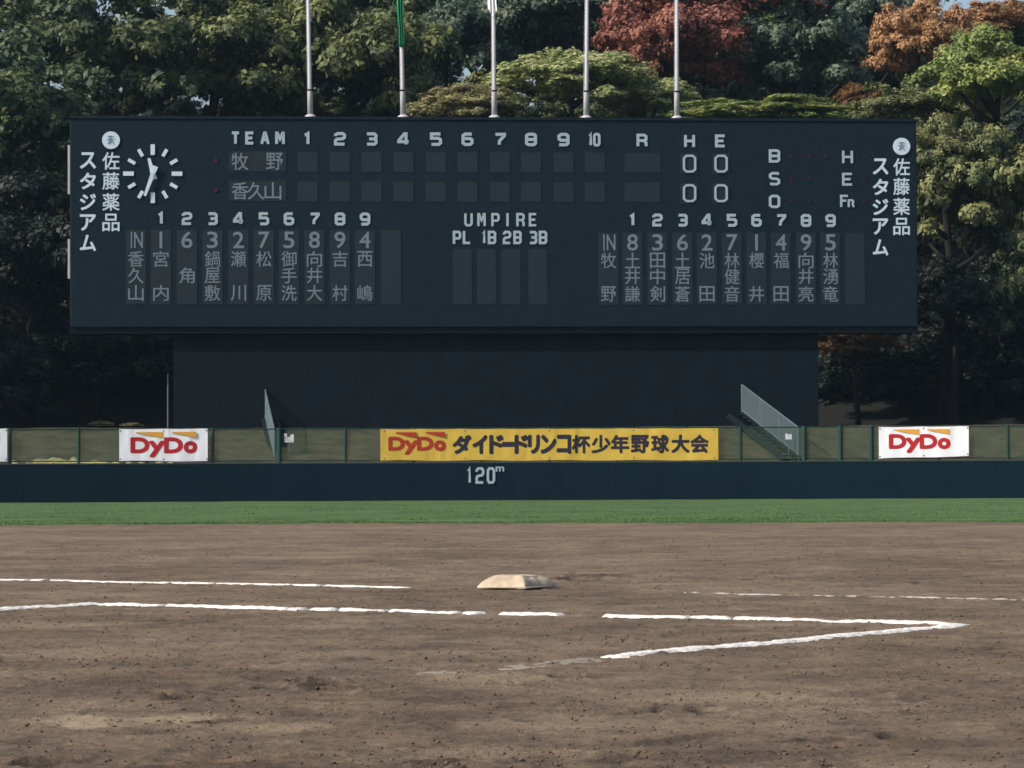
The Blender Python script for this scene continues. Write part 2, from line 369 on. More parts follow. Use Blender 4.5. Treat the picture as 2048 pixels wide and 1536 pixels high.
# plain dirt apron around the worked soil, and the turf beyond
mb = MB(); mb.v = [(-70, -30, -.07), (70, -30, -.07), (70, 72, -.07), (-70, 72, -.07)]; mb.f = [(0, 1, 2, 3)]
mb.build('dirt_apron', M['clay'], kind='structure')
nxg = 700; xs = np.linspace(-60, 60, nxg); rows = []
for k, t in enumerate(np.linspace(0, 1, 40)):
    yy = edge_y(xs) * (1 - t) + 132 * t
    rows.append(np.stack([xs, yy, np.where(k == 0, -.03, .012) + .012 * vn(xs / 1.3, yy / 1.3, 12)], 1))
V = np.concatenate(rows); i = (np.arange(39)[:, None] * nxg + np.arange(nxg - 1)[None]).ravel()
link('outfield_grass', np_mesh('outfield_grass', V, np.stack([i, i + 1, i + nxg + 1, i + nxg], 1)), M['grass'], kind='structure')
nb = 90000
by = EDGE + (118.5 - EDGE) * rng.random(nb) ** 2.2; bx = (rng.random(nb) * 2 - 1) * .20 * by; by = by + (edge_y(bx) - EDGE) * np.exp(-(by - EDGE) / 3) + .02
bh = .006 + .014 * rng.random(nb); ba = rng.random(nb) * 6.283; bw = .006 + .00009 * by; lean = rng.normal(size=(nb, 2)) * .014
c = np.stack([bx, by, 0 * bx + .008], 1); off = np.stack([np.cos(ba) * bw, np.sin(ba) * bw, 0 * bx], 1)
V = np.stack([c - off, c + off, c + np.stack([lean[:, 0], lean[:, 1], bh], 1)], 1).reshape(-1, 3)
link('grass_blades', np_mesh('grass_blades', V, np.arange(nb * 3).reshape(-1, 3)), M['blade'], label='short green turf blades covering the outfield below the dark wall', category='grass', kind='stuff')

# thin autumn air between the field and the wood
hz = MB().box(-300, 300, -80, 440, -2.2, 42).build('haze', None, kind='stuff', label='thin pale autumn haze hanging over the whole field', category='haze')
hm = bpy.data.materials.new('haze_air'); hm.use_nodes = True; HN = hm.node_tree.nodes
HN.remove(HN['Principled BSDF']); hv = HN.new('ShaderNodeVolumePrincipled'); hv.inputs['Color'].default_value = (.50, .78, 1.0, 1); hv.inputs['Density'].default_value = HAZE; hv.inputs['Anisotropy'].default_value = .2
hm.node_tree.links.new(hv.outputs[0], HN['Material Output'].inputs['Volume']); hz.data.materials.append(hm)
# crumbs of soil thrown up by the rake
nc = 23000; cyy = 7.5 * (44 / 7.5) ** (rng.random(nc) ** 1.25); cxx = (rng.random(nc) * 2 - 1) * .21 * cyy
keep = rng.random(nc) < .35 + .65 * np.clip(.5 + vn(cxx / .8, cyy / .9, 44), 0, 1); cxx = cxx[keep]; cyy = cyy[keep]; nc = len(cxx)
cr = (.0018 + .0046 * rng.random(nc) ** 2.5) * (1 + cyy / 40); cz = soil_h(cxx, cyy, False) + cr * .25
oc = np.array([(1, 0, 0), (-1, 0, 0), (0, 1, 0), (0, -1, 0), (0, 0, 1), (0, 0, -1)], float); of = np.array([(0, 2, 4), (2, 1, 4), (1, 3, 4), (3, 0, 4), (2, 0, 5), (1, 2, 5), (3, 1, 5), (0, 3, 5)])
jit = 1 + .35 * rng.normal(size=(nc, 6, 1)); ra = rng.random(nc) * 6.28
O = oc[None] * jit * (cr[:, None, None] * np.array([1.4, 1.1, .75])); ca, sn = np.cos(ra)[:, None], np.sin(ra)[:, None]
V = np.stack([O[..., 0] * ca - O[..., 1] * sn + cxx[:, None], O[..., 0] * sn + O[..., 1] * ca + cyy[:, None], O[..., 2] + cz[:, None]], 2).reshape(-1, 3)
link('soil_crumbs', np_mesh('soil_crumbs', V, (of[None] + np.arange(nc)[:, None, None] * 6).reshape(-1, 3)), M['soil'], kind='stuff', label='small crumbs of brown soil scattered over the raked infield', category='soil')

# ------------------------------------------------------------ chalk lines
def chalk(name, a, b, w=.12, gaps=(), heap=.016, mat='chalk', **k):
    """heaped chalk from field point a to b; gaps: list of (t0, t1, strength)"""
    A = np.array(fld(*a)); B = np.array(fld(*b)); Ln = np.linalg.norm(B - A); n = int(Ln / .02) + 2; m = 9
    t = np.linspace(0, 1, n); d = (B - A) / Ln; nr = np.array([-d[1], d[0]])
    s = np.linspace(-1, 1, m)
    Tm, Sm = np.meshgrid(t, s, indexing='ij')
    wob = .012 * vn(t * Ln / .6, t * 0, 21)
    ww = w / 2 * (1 + .34 * vn(t * Ln / .07, t * 0, 22) + .12 * vn(t * Ln / .3, t * 0, 24))
    X = A[0] + (B - A)[0] * Tm + nr[0] * (Sm * ww[:, None] + wob[:, None]); Y = A[1] + (B - A)[1] * Tm + nr[1] * (Sm * ww[:, None] + wob[:, None])
    st = np.ones(n)
    for (g0, g1, q) in gaps:
        e = .04 / Ln; st = np.where((t > g0) & (t < g1), np.minimum(st, q + .55 * np.clip(vn(t * Ln / .1, t * 0, 25), -1, 1) * (q > 0)), st)
    st = st * np.clip(np.minimum(t, 1 - t) * Ln / .16, 0, 1) ** .6
    st = st - .28 * np.clip(vn(t * Ln / .22, t * 0, 23) - .25, 0, 1) * 2
    Z = .0045 * vn(X / 1.9, Y / 1.6, 1) + .0030 * vn(X / .5, Y / .45, 2) - .0125 + heap * (1 - np.abs(Sm) ** 2.5) * st[:, None] - .002 + .0034 * vn(X / .03, Y / .03, 26) - .03 * (st[:, None] < .18)
    V = np.stack([X, Y, Z], 2).reshape(-1, 3)
    i = (np.arange(n - 1)[:, None] * m + np.arange(m - 1)[None]).ravel()
    me = np_mesh(name, V, np.stack([i, i + 1, i + m + 1, i + m], 1)); me.polygons.foreach_set('use_smooth', [True] * len(me.polygons))
    return link(name, me, M[mat], kind='structure', **k)
def u_at(px, v):     # where the sight line of a photo column meets the line v = const, as a position along it
    lo, hi = -14.0, 30.0
    for _ in range(50):
        mid = (lo + hi) / 2; x, y = fld(mid, v)
        if 1024 + FPX * x / y > px: lo = mid
        else: hi = mid
    return lo
uL, uR = 14.0, -10.8
tt = lambda px, v, a, b: (u_at(px, v) - a) / (b - a)
# foul line: intact left of the base, scuffed away towards home
uE = u_at(830, 0.02)
chalk('foul_line', (uL, .0), (uE, .0), .105, [(tt(q, 0, uL, uE), tt(q + 9, 0, uL, uE), 0) for q in (55, 425, 640)], .013)
uS = u_at(835, 0.02)
fr = lambda p: (u_at(p, 0) - uS) / (uR - uS)
chalk('foul_line', (uS, .0), (uR, .0), .10, [(0, fr(1365), .0), (fr(1395), fr(1422), 0), (fr(1470), fr(1478), 0), (fr(1557), fr(1785), .6), (fr(1785), fr(1890), .7), (fr(1890), 1.0, .7)], .009, mat='faint')
CB0, CB1, CBV = .62, -5.50, 3.50
f2 = lambda p: (u_at(p, CBV) - CB0) / (CB1 - CB0)
chalk('coach_box_line', (CB0, CBV), (CB1, CBV), .12, [(f2(328), f2(334), 0), (f2(575), f2(583), .0), (f2(605), f2(622), .1), (f2(668), f2(678), .0), (f2(770), f2(780), 0), (f2(918), f2(930), .1), (f2(965), f2(1000), 0), (f2(1124), f2(1208), 0), (f2(1377), f2(1384), 0), (f2(1450), f2(1470), .4), (f2(1640), f2(1700), .7)], .018)
chalk('coach_box_line', (CB0, CBV - .12), (CB0, CBV + 3.05), .12, [], .018)
# the right side of the box: intact near the corner, trodden away where it comes towards the camera
vE = CBV
while True:
    x, y = fld(CB1, vE)
    if 1024 + FPX * x / y < 1208 or vE > 9: break
    vE += .01
chalk('coach_box_line', (CB1, CBV - .07), (CB1, vE), .12, [], .016)
chalk('chalk_smear', (CB1, vE - .03), (CB1, vE + 1.4), .26, [(0, .3, .7), (.3, 1, .45)], .0035, mat='smear')

# ------------------------------------------------------------ base
def base_mesh():
    n = 44; s = np.linspace(-1, 1, n); X, Y = np.meshgrid(s, s, indexing='ij')
    q = np.maximum(np.abs(X), np.abs(Y)); r = np.minimum(np.abs(X), np.abs(Y))
    e_ = np.clip((1 - q) / .42, 0, 1); z = .088 * (e_ * (1.75 - .75 * e_)) ** .85 * (1 - .12 * np.exp(-((r - .25) / .2) ** 2) * (q > .6)) 
    z += .007 * vn(X * 2.6, Y * 2.6, 30) * (1.1 - q) + .0025 * vn(X * 11, Y * 11, 31)
    pin = .212 * (1 - .05 * (1 - r * q) * (q > .6)); sx = X * pin; sy = Y * pin
    V = np.stack([sx, sy, z + .006], 2).reshape(-1, 3)
    i = (np.arange(n - 1)[:, None] * n + np.arange(n - 1)[None]).ravel()
    F = np.stack([i, i + 1, i + n + 1, i + n], 1)
    Vb = V.copy(); Vb[:, 2] = 0
    me = np_mesh('cover', np.concatenate([V, Vb]), np.concatenate([F[:, ::-1], F + n * n])); me.polygons.foreach_set('use_smooth', [True] * len(me.polygons))
    return me
BZ = float(soil_h(np.array([BASE_C[0]]), np.array([BASE_C[1]]))[0]) + .004
base = empty('third_base_bag', (BASE_C[0], BASE_C[1], BZ), math.atan2(math.cos(AF), -math.sin(AF)), label='cream canvas base bag lying on the brown dirt beside the foul line', category='base')
link('cover', base_mesh(), M['canvas'], base)
mb = MB()
for (a, b_) in (((-.205, -.205, .012), (.205, -.205, .012)), ((.205, -.205, .012), (.205, .205, .012)), ((.205, .205, .012), (-.205, .205, .012)), ((-.205, .205, .012), (-.205, -.205, .012))): mb.tube([a, b_], .006, 6)
mb.build('piping', M['canvas'], base, smooth=True)

# ------------------------------------------------------------ outfield wall, fence, banners
WT = math.radians(3.0)                   # the wall runs slightly away on the right
WD, WH = 119.0, 1.44
R = 122.0
def wp(s, off=0.0):                      # point on the wall line, s metres from its middle, off metres behind the face
    a = s / R; x = (R + off) * math.sin(a); y = (R + off) * math.cos(a) - R
    return (x * math.cos(WT) - y * math.sin(WT), WD + x * math.sin(WT) + y * math.cos(WT), a)
def wrot(s): return WT - s / R
def s_at(px, off=0.0):
    lo, hi = -60, 60
    for _ in range(50):
        mid = (lo + hi) / 2; x, y, _a = wp(mid, off)
        if 1024 + FPX * x / y < px: lo = mid
        else: hi = mid
    return lo
def wz(px, py, off=0.0):
    x, y, _a = wp(s_at(px, off), off); return at(px, py, y).z
def curved(o0, o1, z0, z1, s0=-34, s1=34, step=1.0, name='body'):
    n = int((s1 - s0) / step) + 1; mb = MB()
    for i in range(n + 1):
        s = s0 + (s1 - s0) * i / n; a = wp(s, o0); b = wp(s, o1)
        mb.v += [(a[0], a[1], z0), (a[0], a[1], z1), (b[0], b[1], z1), (b[0], b[1], z0)]
    for i in range(n):
        for k in range(4): mb.f.append((4 * i + k, 4 * i + (k + 1) % 4, 4 * i + 4 + (k + 1) % 4, 4 * i + 4 + k))
    mb.f += [(0, 1, 2, 3), (4 * n + 3, 4 * n + 2, 4 * n + 1, 4 * n)]
    return mb
wall = empty('outfield_wall', (wp(0)[0], wp(0)[1], 0), label='low dark blue green outfield wall marked 120 m across the whole view', category='wall')
wi = Matrix.Translation((-wp(0)[0], -wp(0)[1], 0))
def toparent(o, root): o.parent = root; o.matrix_parent_inverse = Matrix.Translation(-Vector(root.location)); return o
toparent(curved(.02, .5, -.3, WH - .05).build('core', M['wall']), wall)
# padded panels, 1.8 m each with a narrow recessed joint
for i in range(-19, 19):
    s0 = i * 1.8 + .002; s1 = (i + 1) * 1.8 - .002; n = 2
    o = curved(-.06, .018, .02, WH - .06, s0, s1, .9).build('padding_panel', M['wall'], bevel=.005); toparent(o, wall)
toparent(curved(-.07, .52, WH - .048, WH).build('coping', M['coping']), wall)
def wchar(ch, px, py, wpx, hpx, sw=None, mat='head', bold=.02):
    s = s_at(px, -.06); x, y, _a = wp(s, -.085); k = y / FPX
    me = stroke_mesh(ch, wpx * k, hpx * k, sw * k, .012) if sw else font_mesh(ch, fit=(wpx * k, hpx * k), bold=bold)
    o = link('numeral' if ch.isdigit() else 'letter', mesh_copy_mat(me, M[mat])); o.location = (x, y, at(px, py, y).z); o.rotation_euler = (0, 0, wrot(s)); return o
for ch, px, w in (('1', 938, 13), ('2', 959, 18), ('0', 981, 17)): toparent(wchar(ch, px, 951, w, 33, sw=5), wall)
toparent(wchar('m', 999, 938, 16, 9, mat='head', bold=.012), wall)

FH = 1.27; FZ = WH
fence = empty('mesh_fence', (wp(0, .25)[0], wp(0, .25)[1], WH), label='green wire mesh fence with posts standing on top of the dark outfield wall', category='fence')
post_px = [-255, -117, 20, 157, 294, 425, 558, 690, 826, 962, 1098, 1234, 1370, 1480, 1608, 1680, 1742, 1877, 2015, 2150]
for px in post_px:
    s = s_at(px, .25); x, y, _ = wp(s, .25); r = .095 if px in (558, 1608, 1742, 1680) else .06
    o = MB().tube([(0, 0, 0), (0, 0, FH + .02)], r, 10).build('post', M['fence'], loc=(x, y, FZ)); toparent(o, fence)
for z in (FH - .02, .07):
    mb = MB(); mb.tube([(*wp(s, .25)[:2], FZ + z) for s in np.linspace(-30, 30, 50)], .026, 6)
    toparent(mb.build('top_rail' if z > 1 else 'bottom_rail', M['fence']), fence)
mb = MB(); sp = .085; n = int(60 / sp)
for i in range(-8, n):
    for sg in (1, -1):
        s0 = -30 + i * sp; p0 = s0 if sg > 0 else s0 + FH - .1
        pts = [(*wp(p0 + sg * q * (FH - .1), .25 + .004 * sg)[:2], FZ + .07 + q * (FH - .1)) for q in (0, .5, 1)]
        mb.tube(pts, .0065, 3, cap=False)
toparent(mb.build('wire_mesh', M['wire'], kind='stuff'), fence)

def banner(name, x0, x1, y0, y1, y0r, y1r, mat, label, texts, sag=.02, group=None):
    """cloth hung on the fence, given by its photo edges; texts: (mesh kind, char, px, py, w, h, mat, bold)"""
    off = .12; s0 = s_at(x0, off); s1 = s_at(x1, off); sc = (s0 + s1) / 2; cx, cy, _ = wp(sc, off)
    tl = at(x0, y0, wp(s0, off)[1]).z; bl = at(x0, y1, wp(s0, off)[1]).z; tr = at(x1, y0r, wp(s1, off)[1]).z; br = at(x1, y1r, wp(s1, off)[1]).z
    root = empty(name, (cx, cy, (bl + br) / 2), wrot(sc), label=label, category='banner', group=group)
    nx, nz = max(24, int((s1 - s0) * 9)), 14; vs = []
    W = s1 - s0
    def surf(a, b):            # a along 0..1, b up 0..1
        x = -W / 2 + W * a; sa_ = sc + x; lift = -(R + off) * (1 - math.cos(x / R))
        top = tl + (tr - tl) * a - sag * math.sin(math.pi * ((a * W / 1.5) % 1)) * .6; bot = bl + (br - bl) * a + .012 * math.sin(a * W * 2.1)
        z = bot + (top - bot) * b - (bl + br) / 2
        y = lift + .014 * float(vn(x * 1.6, z * 1.2 + 5, 40)) + .008 * float(vn(x * 5, z * 1.6, 41))
        return (x, y, z)
    mb = MB()
    for j in range(nz + 1):
        for i in range(nx + 1): mb.v.append(surf(i / nx, j / nz))
    for j in range(nz):
        for i in range(nx): k = j * (nx + 1) + i; mb.f.append((k, k + 1, k + nx + 2, k + nx + 1))
    m = mb.mesh('cloth', True); o = link('cloth', m, mat, root); m.polygons.foreach_set('use_smooth', [False] * len(m.polygons)); sol = o.modifiers.new('thick', 'SOLIDIFY'); sol.thickness = .004; sol.offset = 1 if False else -1
    for a_ in ([.5] if W < 5 else [.25, .5, .75]) + [.012, .988]:
        for b_ in (.06, .94):
            e_ = surf(a_, b_); MB().tube([(0, .0, 0), (0, -.012, 0)], .028, 10).build('eyelet', M['rail'], root, e_)
            if b_ > .5: MB().tube([(0, -.008, 0), (.01, .06, .05), (0, .14, .02)], .008, 5).build('tie', M['coping'], root, e_)
    k = cy / FPX
    rootM = Matrix.Translation(root.location) @ Matrix.Rotation(wrot(sc), 4, 'Z'); inv = rootM.inverted()
    for (ty, ch, px, py, w, h, mt, bold) in texts:
        sp_ = s_at(px, off); P = at(px, py, wp(sp_, off)[1]); q = inv @ P; a = (q.x + W / 2) / W
        yy = surf(min(max(a, 0), 1), .5)[1] - .012
        if ty == 'tri':
            mb = MB(); ww, hh = w * k, h * k
            mb.v = [(-ww / 2, -.012, hh / 2), (ww / 2, -.012, hh / 2), (ww / 2, -.012, -hh * .42), (ww / 2, 0, -hh * .42), (-ww / 2, 0, hh / 2), (ww / 2, 0, hh / 2), (-ww / 2, -.012, hh * .34), (-ww / 2, 0, hh * .34)]
            mb.f = [(0, 6, 2, 1), (1, 2, 3, 5), (6, 7, 3, 2), (0, 1, 5, 4), (0, 4, 7, 6)]
            link('logo_flag', mb.mesh('logo_flag'), M[mt], root, (q.x, yy, q.z))
        else:
            me = font_mesh(ch, fit=(w * k, h * k), bold=bold)
            me = me.copy(); me.materials.append(M[mt])
            for v in me.vertices:
                a_ = min(max((q.x + v.co.x + W / 2) / W, 0), 1); b_ = min(max((q.z + v.co.z + (bl + br) / 2 - bl) / (tl - bl), 0), 1)
                v.co.y = surf(a_, b_)[1] - .001 + v.co.y * .45
            link('letter', me, None, root, (q.x, 0, q.z))
    return root
def dydo(x0, yc, k=1.0, red='red', org='orange'):
    X = lambda v: x0 + v * k
    return [('c', 'D', X(20), yc + 1.5, 34 * k, 28 * k, red, .04), ('c', 'y', X(54), yc + 9, 29 * k, 29 * k, red, .04), ('c', 'D', X(87), yc + 1.5, 34 * k, 28 * k, red, .04), ('c', 'o', X(121), yc + 5.5, 23 * k, 20 * k, red, .045),
            ('tri', '', X(39), yc - 18 * k, 54 * k, 14 * k, org, 0), ('tri', '', X(108), yc - 19 * k, 48 * k, 13 * k, org, 0)]
banner('sponsor_banner', 238, 415, 858, 922, 857, 922, M['bannerw'], 'white banner with red DyDo lettering hung on the fence left of the yellow banner', dydo(260, 889))
banner('sponsor_banner', 1757, 1937, 854, 917, 852, 912, M['bannerw'], 'white banner with red DyDo lettering hung on the fence right of the yellow banner', dydo(1777, 881.5, .92))
banner('sponsor_banner', -160, 14, 860, 924, 857, 923, M['bannerw'], 'plain white end of a banner cut off by the left picture edge', dydo(-140, 889))
title = 'ダイドードリンコ杯少年野球大会'
tx = [925, 961, 998, 1031, 1054, 1085, 1106+22, 1160]
pos = [(924, 34), (960, 26), (993, 25), (1019, 26), (1043, 24), (1068, 20), (1097, 28), (1128, 25), (1162, 34), (1202, 36), (1240, 34), (1280, 34), (1320, 33), (1361, 34), (1399, 34)]
txt = [('c', ch, px, 889 - (px - 924) * .003, w, 34 if ch != 'ー' else 6, 'ink', .030 if i > 7 else .045) for i, (ch, (px, w)) in enumerate(zip(title, pos))]
banner('title_banner', 760, 1436, 858, 921, 856, 920, M['bannery'], 'long yellow banner with black Japanese tournament title on the centre field fence', dydo(776, 886, .86, 'redd', 'redd') + txt)

# ------------------------------------------------------------ embankment, forest floor
BT = math.radians(4.0); BD = 126.5
def terr(x, y):
    d = y - (x * math.tan(WT)) + .0040 * x * x
    z = np.interp(d, [119.4, 120.2, 126.2, 127.2, 136, 175, 260], [1.30, 1.36, 2.72, 2.84, 3.0, 12.5, 20])
    return z + .05 * vn(x / 1.5, y / 1.5, 51) * (d > 121) + .5 * vn(x / 9, y / 9, 52) * (d > 134)
ysb = np.concatenate([np.linspace(119.5, 128, 60), np.linspace(128.5, 260, 90)]); nx = 260
def tgrid(name, ys_, mat, **k):
    Vs = []
    for t in ys_:
        x = np.linspace(-70, 70, nx); y = t + x * math.tan(WT) - .0040 * x * x
        Vs.append(np.stack([x, y, terr(x, y)], 1))
    V = np.concatenate(Vs); ny = len(ys_); i = (np.arange(ny - 1)[:, None] * nx + np.arange(nx - 1)[None]).ravel()
    return link(name, np_mesh(name, V, np.stack([i, i + 1, i + nx + 1, i + nx], 1)), M[mat], **k)
tgrid('embankment', np.linspace(119.45, 128.4, 60), 'berm', kind='structure')
tgrid('hillside', np.linspace(128.4, 260, 90), 'forest', kind='structure')
# dry grass strip behind the left of the fence, sunlight painted into its colour
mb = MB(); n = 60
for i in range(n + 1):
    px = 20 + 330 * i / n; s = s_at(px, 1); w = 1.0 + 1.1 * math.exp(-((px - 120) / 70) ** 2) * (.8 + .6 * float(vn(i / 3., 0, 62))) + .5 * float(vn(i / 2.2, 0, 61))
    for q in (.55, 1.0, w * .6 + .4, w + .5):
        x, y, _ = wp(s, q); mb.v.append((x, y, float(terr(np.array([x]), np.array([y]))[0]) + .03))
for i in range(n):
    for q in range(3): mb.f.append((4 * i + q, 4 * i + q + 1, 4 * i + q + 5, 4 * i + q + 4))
mb.build('sun_patch_strip', M['sun_patch'], kind='structure')

# ------------------------------------------------------------ scoreboard
bo = at(986, 900, BD); BC = Vector((bo.x, bo.y, 0)); BMAT = Matrix.Translation(BC) @ Matrix.Rotation(BT, 4, 'Z'); BI = BMAT.inverted(); BN = Vector((math.sin(BT), -math.cos(BT), 0))
def bl(px, py):                       # photo point on the board's face -> board coordinates (x, z)
    d = ray(px, py); t = (BC - CAMP).dot(BN) / d.dot(BN); q = BI @ (CAMP + d * t); return q.x, q.z
KX = BD / FPX
x0, z1 = bl(140, 237); x1, _ = bl(1833, 243); _, z0 = bl(500, 655)
board = empty('scoreboard', BC, BT, label='huge dark navy baseball scoreboard with a white clock, inning grid and Japanese lettering', category='scoreboard')
MB().box(x0, x1, 0, 1.9, z0, z1).build('board_body', M['navy'], board, bevel=.04)
MB().box(x0 - .05, x1 + .05, -.05, 1.95, z1 + .002, z1 + .11).build('top_cap', M['navy'], board)
MB().box(x0, x1, .1, 1.8, z0 - .22, z0 - .002).build('underside_beam', M['under'], board)
for (a, b_) in ((290, 388), (478, 557)):
    _, za = bl(142, a); _, zb = bl(142, b_)
    MB().box(x0 - .09, x0 - .004, .02, .3, zb, za).build('edge_trim', M['trim'], board)
def bchar(name, ch, px, py, w, h, mat, sw=None, bold=.0, parent=None, em=None, y=0.0, shear=0):
    x, z = bl(px, py); k = KX
    me = stroke_mesh(ch, w * k, h * k, sw * k) if sw else font_mesh(ch, em=em * k if em else None, fit=None if em else (w * k, h * k), bold=bold, shear=shear)
    o = link(name, mesh_copy_mat(me, M[mat]), None, parent or board)
    px_, pz_ = (parent.location.x, parent.location.z) if parent is not None and parent is not board else (0, 0)
    o.location = (x - px_, y, z - pz_); return o
def cell(name, xa, xb, ya, yb):
    xc, zc = bl((xa + xb) / 2, (ya + yb) / 2); w = (xb - xa) * KX / 2; h = (yb - ya) * KX / 2
    mb = MB().box(-w, w, -.014, .05, -h, h)
    return mb.build(name, M['cell'], board, (xc, 0, zc))
# stadium name down both sides
for (xa, xb, ys_k, ys_s, cy, cx_) in ((222, 176, (322, 362, 404, 445), (321, 362, 404, 445, 486), 280.6, 222), (1803, 1761, (334, 373, 413, 453), (333, 374, 414, 453, 495), 293, 1803)):
    for ch, y in zip('佐藤薬品', ys_k): bchar('letter', ch, xa, y, 33, 34, 'white', bold=.010)
    for ch, y in zip('スタジアム', ys_s): bchar('letter', ch, xb, y, 30, 31, 'white', bold=.020)
    x, z = bl(cx_, cy); mb = MB(); mb.tube([(0, 0, 0), (0, -.05, 0)], 17.5 * KX, 40)
    em = mb.build('round_emblem', M['white'], board, (x, 0, z))
    for q in ([(-.13, .14), (.02, .17), (.11, .12)], [(-.15, .02), (.02, .06), (.13, .02)], [(-.13, -.12), (.04, -.02), (.10, -.15)], [(-.03, .17), (-.08, -.14)]):
        MB().tube([(a * 1.0, -.058, b * 1.0) for a, b in q], .018, 6).build('emblem_mark', M['emblem'], em)
# clock
cx, cz = bl(305.5, 347.5); clock = MB().tube([(0, 0, 0), (0, -.004, 0)], 62 * KX, 48).build('clock_face', M['navy'], board, (cx, 0, cz))
for k in range(12):
    a = math.radians(30 * k); L_ = 10.5 * KX if k % 3 == 0 else 8 * KX; rc = 48 * KX; c_, s_ = math.sin(a), math.cos(a); w = (4.2 if k % 3 == 0 else 3.4) * KX
    mb = MB(); P = [(rc - L_, -w), (rc + L_, -w), (rc + L_, w), (rc - L_, w)]
    pts = [(r_ * c_ + t_ * s_, r_ * s_ - t_ * c_) for r_, t_ in P]
    mb.v = [(p[0], -.05, p[1]) for p in pts] + [(p[0], -.0205, p[1]) for p in pts]
    mb.f = [(0, 1, 2, 3), (0, 1, 5, 4), (1, 2, 6, 5), (2, 3, 7, 6), (3, 0, 4, 7)]
    mb.build('hour_mark', M['white'], clock)
def hand(name, tip, tail, w0, w1, y):
    tx_, tz_ = (tip[0] - 305.5) * KX, (347.5 - tip[1]) * KX; ax, az = (tail[0] - 305.5) * KX, (347.5 - tail[1]) * KX
    d = Vector((tx_ - ax, tz_ - az)).normalized(); n_ = Vector((-d.y, d.x))
    pts = [Vector((ax, az)) + n_ * w0, Vector((ax, az)) - n_ * w0, Vector((tx_, tz_)) - n_ * w1, Vector((tx_, tz_)) + n_ * w1]
    mb = MB(); mb.v = [(p.x, y, p.y) for p in pts] + [(p.x, y + .02, p.y) for p in pts]
    mb.f = [(0, 1, 2, 3), (7, 6, 5, 4), (0, 1, 5, 4), (1, 2, 6, 5), (2, 3, 7, 6), (3, 0, 4, 7)]
    mb.build(name, M['white'], clock)
hand('hour_hand', (298, 317), (309, 359), .11, .055, -.09); hand('minute_hand', (290, 392), (311.5, 333), .10, .05, -.13)
MB().tube([(0, -.004, 0), (0, -.15, 0)], .085, 16).build('clock_hub', M['white'], clock)
# inning grid
for ch, px in zip('TEAM', (471, 500, 530, 560)): bchar('letter', ch, px, 276 + (px - 471) * .006, 19, 26, 'head', sw=5.6)
inn = (615, 680, 743, 807, 872, 935, 1000, 1062, 1127)
for k, px in enumerate(inn): bchar('numeral', str(k + 1), px, 277 + (px - 471) * .0035, 24, 27, 'head', sw=6)
bchar('numeral', '1', 1181, 279.5, 12, 27, 'head', sw=5.5); bchar('numeral', '0', 1193.5, 279.5, 15, 27, 'head', sw=5)
for ch, px, y in (('R', 1284, 280.5), ('H', 1379, 282), ('E', 1441, 282)): bchar('letter', ch, px, y, 22, 26, 'head', sw=5.5)
for row, yc in enumerate((324, 383)):
    for px in inn + (1190,):
        y = yc + (px - 615) * .002; cell('score_cell', px - 20, px + 20, y - 20, y + 20)
    cell('score_cell', 1249, 1321, yc - 18, yc + 21)
    for px in (1379, 1442):
        c_ = cell('score_cell', px - 18, px + 18, yc - 20 + 2.5, yc + 22 + 2.5); bchar('numeral', '0', px, yc + 3.5, 27, 36, 'head', sw=4.2, parent=c_, y=-.02)
    c_ = cell('team_plate', 458, 572, yc - 21, yc + 19)
    for ch, px in zip(('牧野', '香久山')[row], ((480, 549), (480, 512, 546))[row]): bchar('letter', ch, px, yc - 1, 33, 34, 'chalkwhite', parent=c_, y=-.006, bold=.006)
    xl, zl = bl(432, yc - 3); MB().tube([(0, .01, 0), (0, -.03, 0)], .085, 14).build('indicator_lamp', M['lampoff'], board, (xl, 0, zl))
# ball, strike and out counts, and the hit/error lamps
for ch, y in zip('BSO', (312, 357.5, 403)):
    bchar('letter', ch, 1549, y, 23, 27, 'head', sw=5.2)
for ch, y in (('H', 314), ('E', 358.5)): bchar('letter', ch, 1695, y, 22, 26, 'head', sw=4.6)
bchar('letter', 'F', 1689, 402, 18, 25, 'head', sw=4.4); bchar('letter', 'r', 1701, 402, 15, 25, 'head', sw=4.0, y=-.012)
for y, xs_ in ((312, (1583, 1617, 1651)), (357, (1583, 1617)), (402, (1583, 1617)), (314, (1728,)), (358, (1728,)), (402, (1728,))):
    for px in xs_:
        xl, zl = bl(px, y); MB().tube([(0, .01, 0), (0, -.03, 0)], .06, 14).build('indicator_lamp', M['lampoff'], board, (xl, 0, zl))
# batting orders
def lineup(xs_, yh, hdr, cols, ynum, yn):
    for k, px in enumerate(xs_[1:10]): bchar('numeral', str(k + 1), px, yh + k * .15, 21, 26, 'head', sw=5.6)
    for k, px in enumerate(xs_):
        c_ = cell('name_plate', px - 20, px + 20, ynum - 20, yn[2] + 22)
        if k == 0:
            bchar('letter', 'I', px - 9, ynum, 10, 31, 'chalkwhite', sw=2.6, parent=c_, y=-.014); bchar('letter', 'N', px + 5, ynum, 17, 31, 'chalkwhite', bold=.008, parent=c_, y=-.006); name = hdr
        elif k <= 9:
            bchar('numeral', cols[k - 1][0], px, ynum, 4.5 if cols[k - 1][0] == '1' else 21, 32, 'chalkwhite', bold=.012, parent=c_, y=-.006); name = cols[k - 1][1:]
        else: name = ''
        for j, ch in enumerate(name):
            if ch != '　': bchar('letter', ch, px, yn[j], 30, 31, 'chalkwhite', bold=.005, parent=c_, y=-.006)
lineup((272, 322, 374, 425, 477, 528, 578, 629, 680, 730, 782), 437, '香久山', ['1宮　内', '6　角　', '3鍋屋敷', '2瀬　川', '7松　原', '5御手洗', '8向井大', '9吉　村', '4西　嶋'], 480, (518, 551, 586))
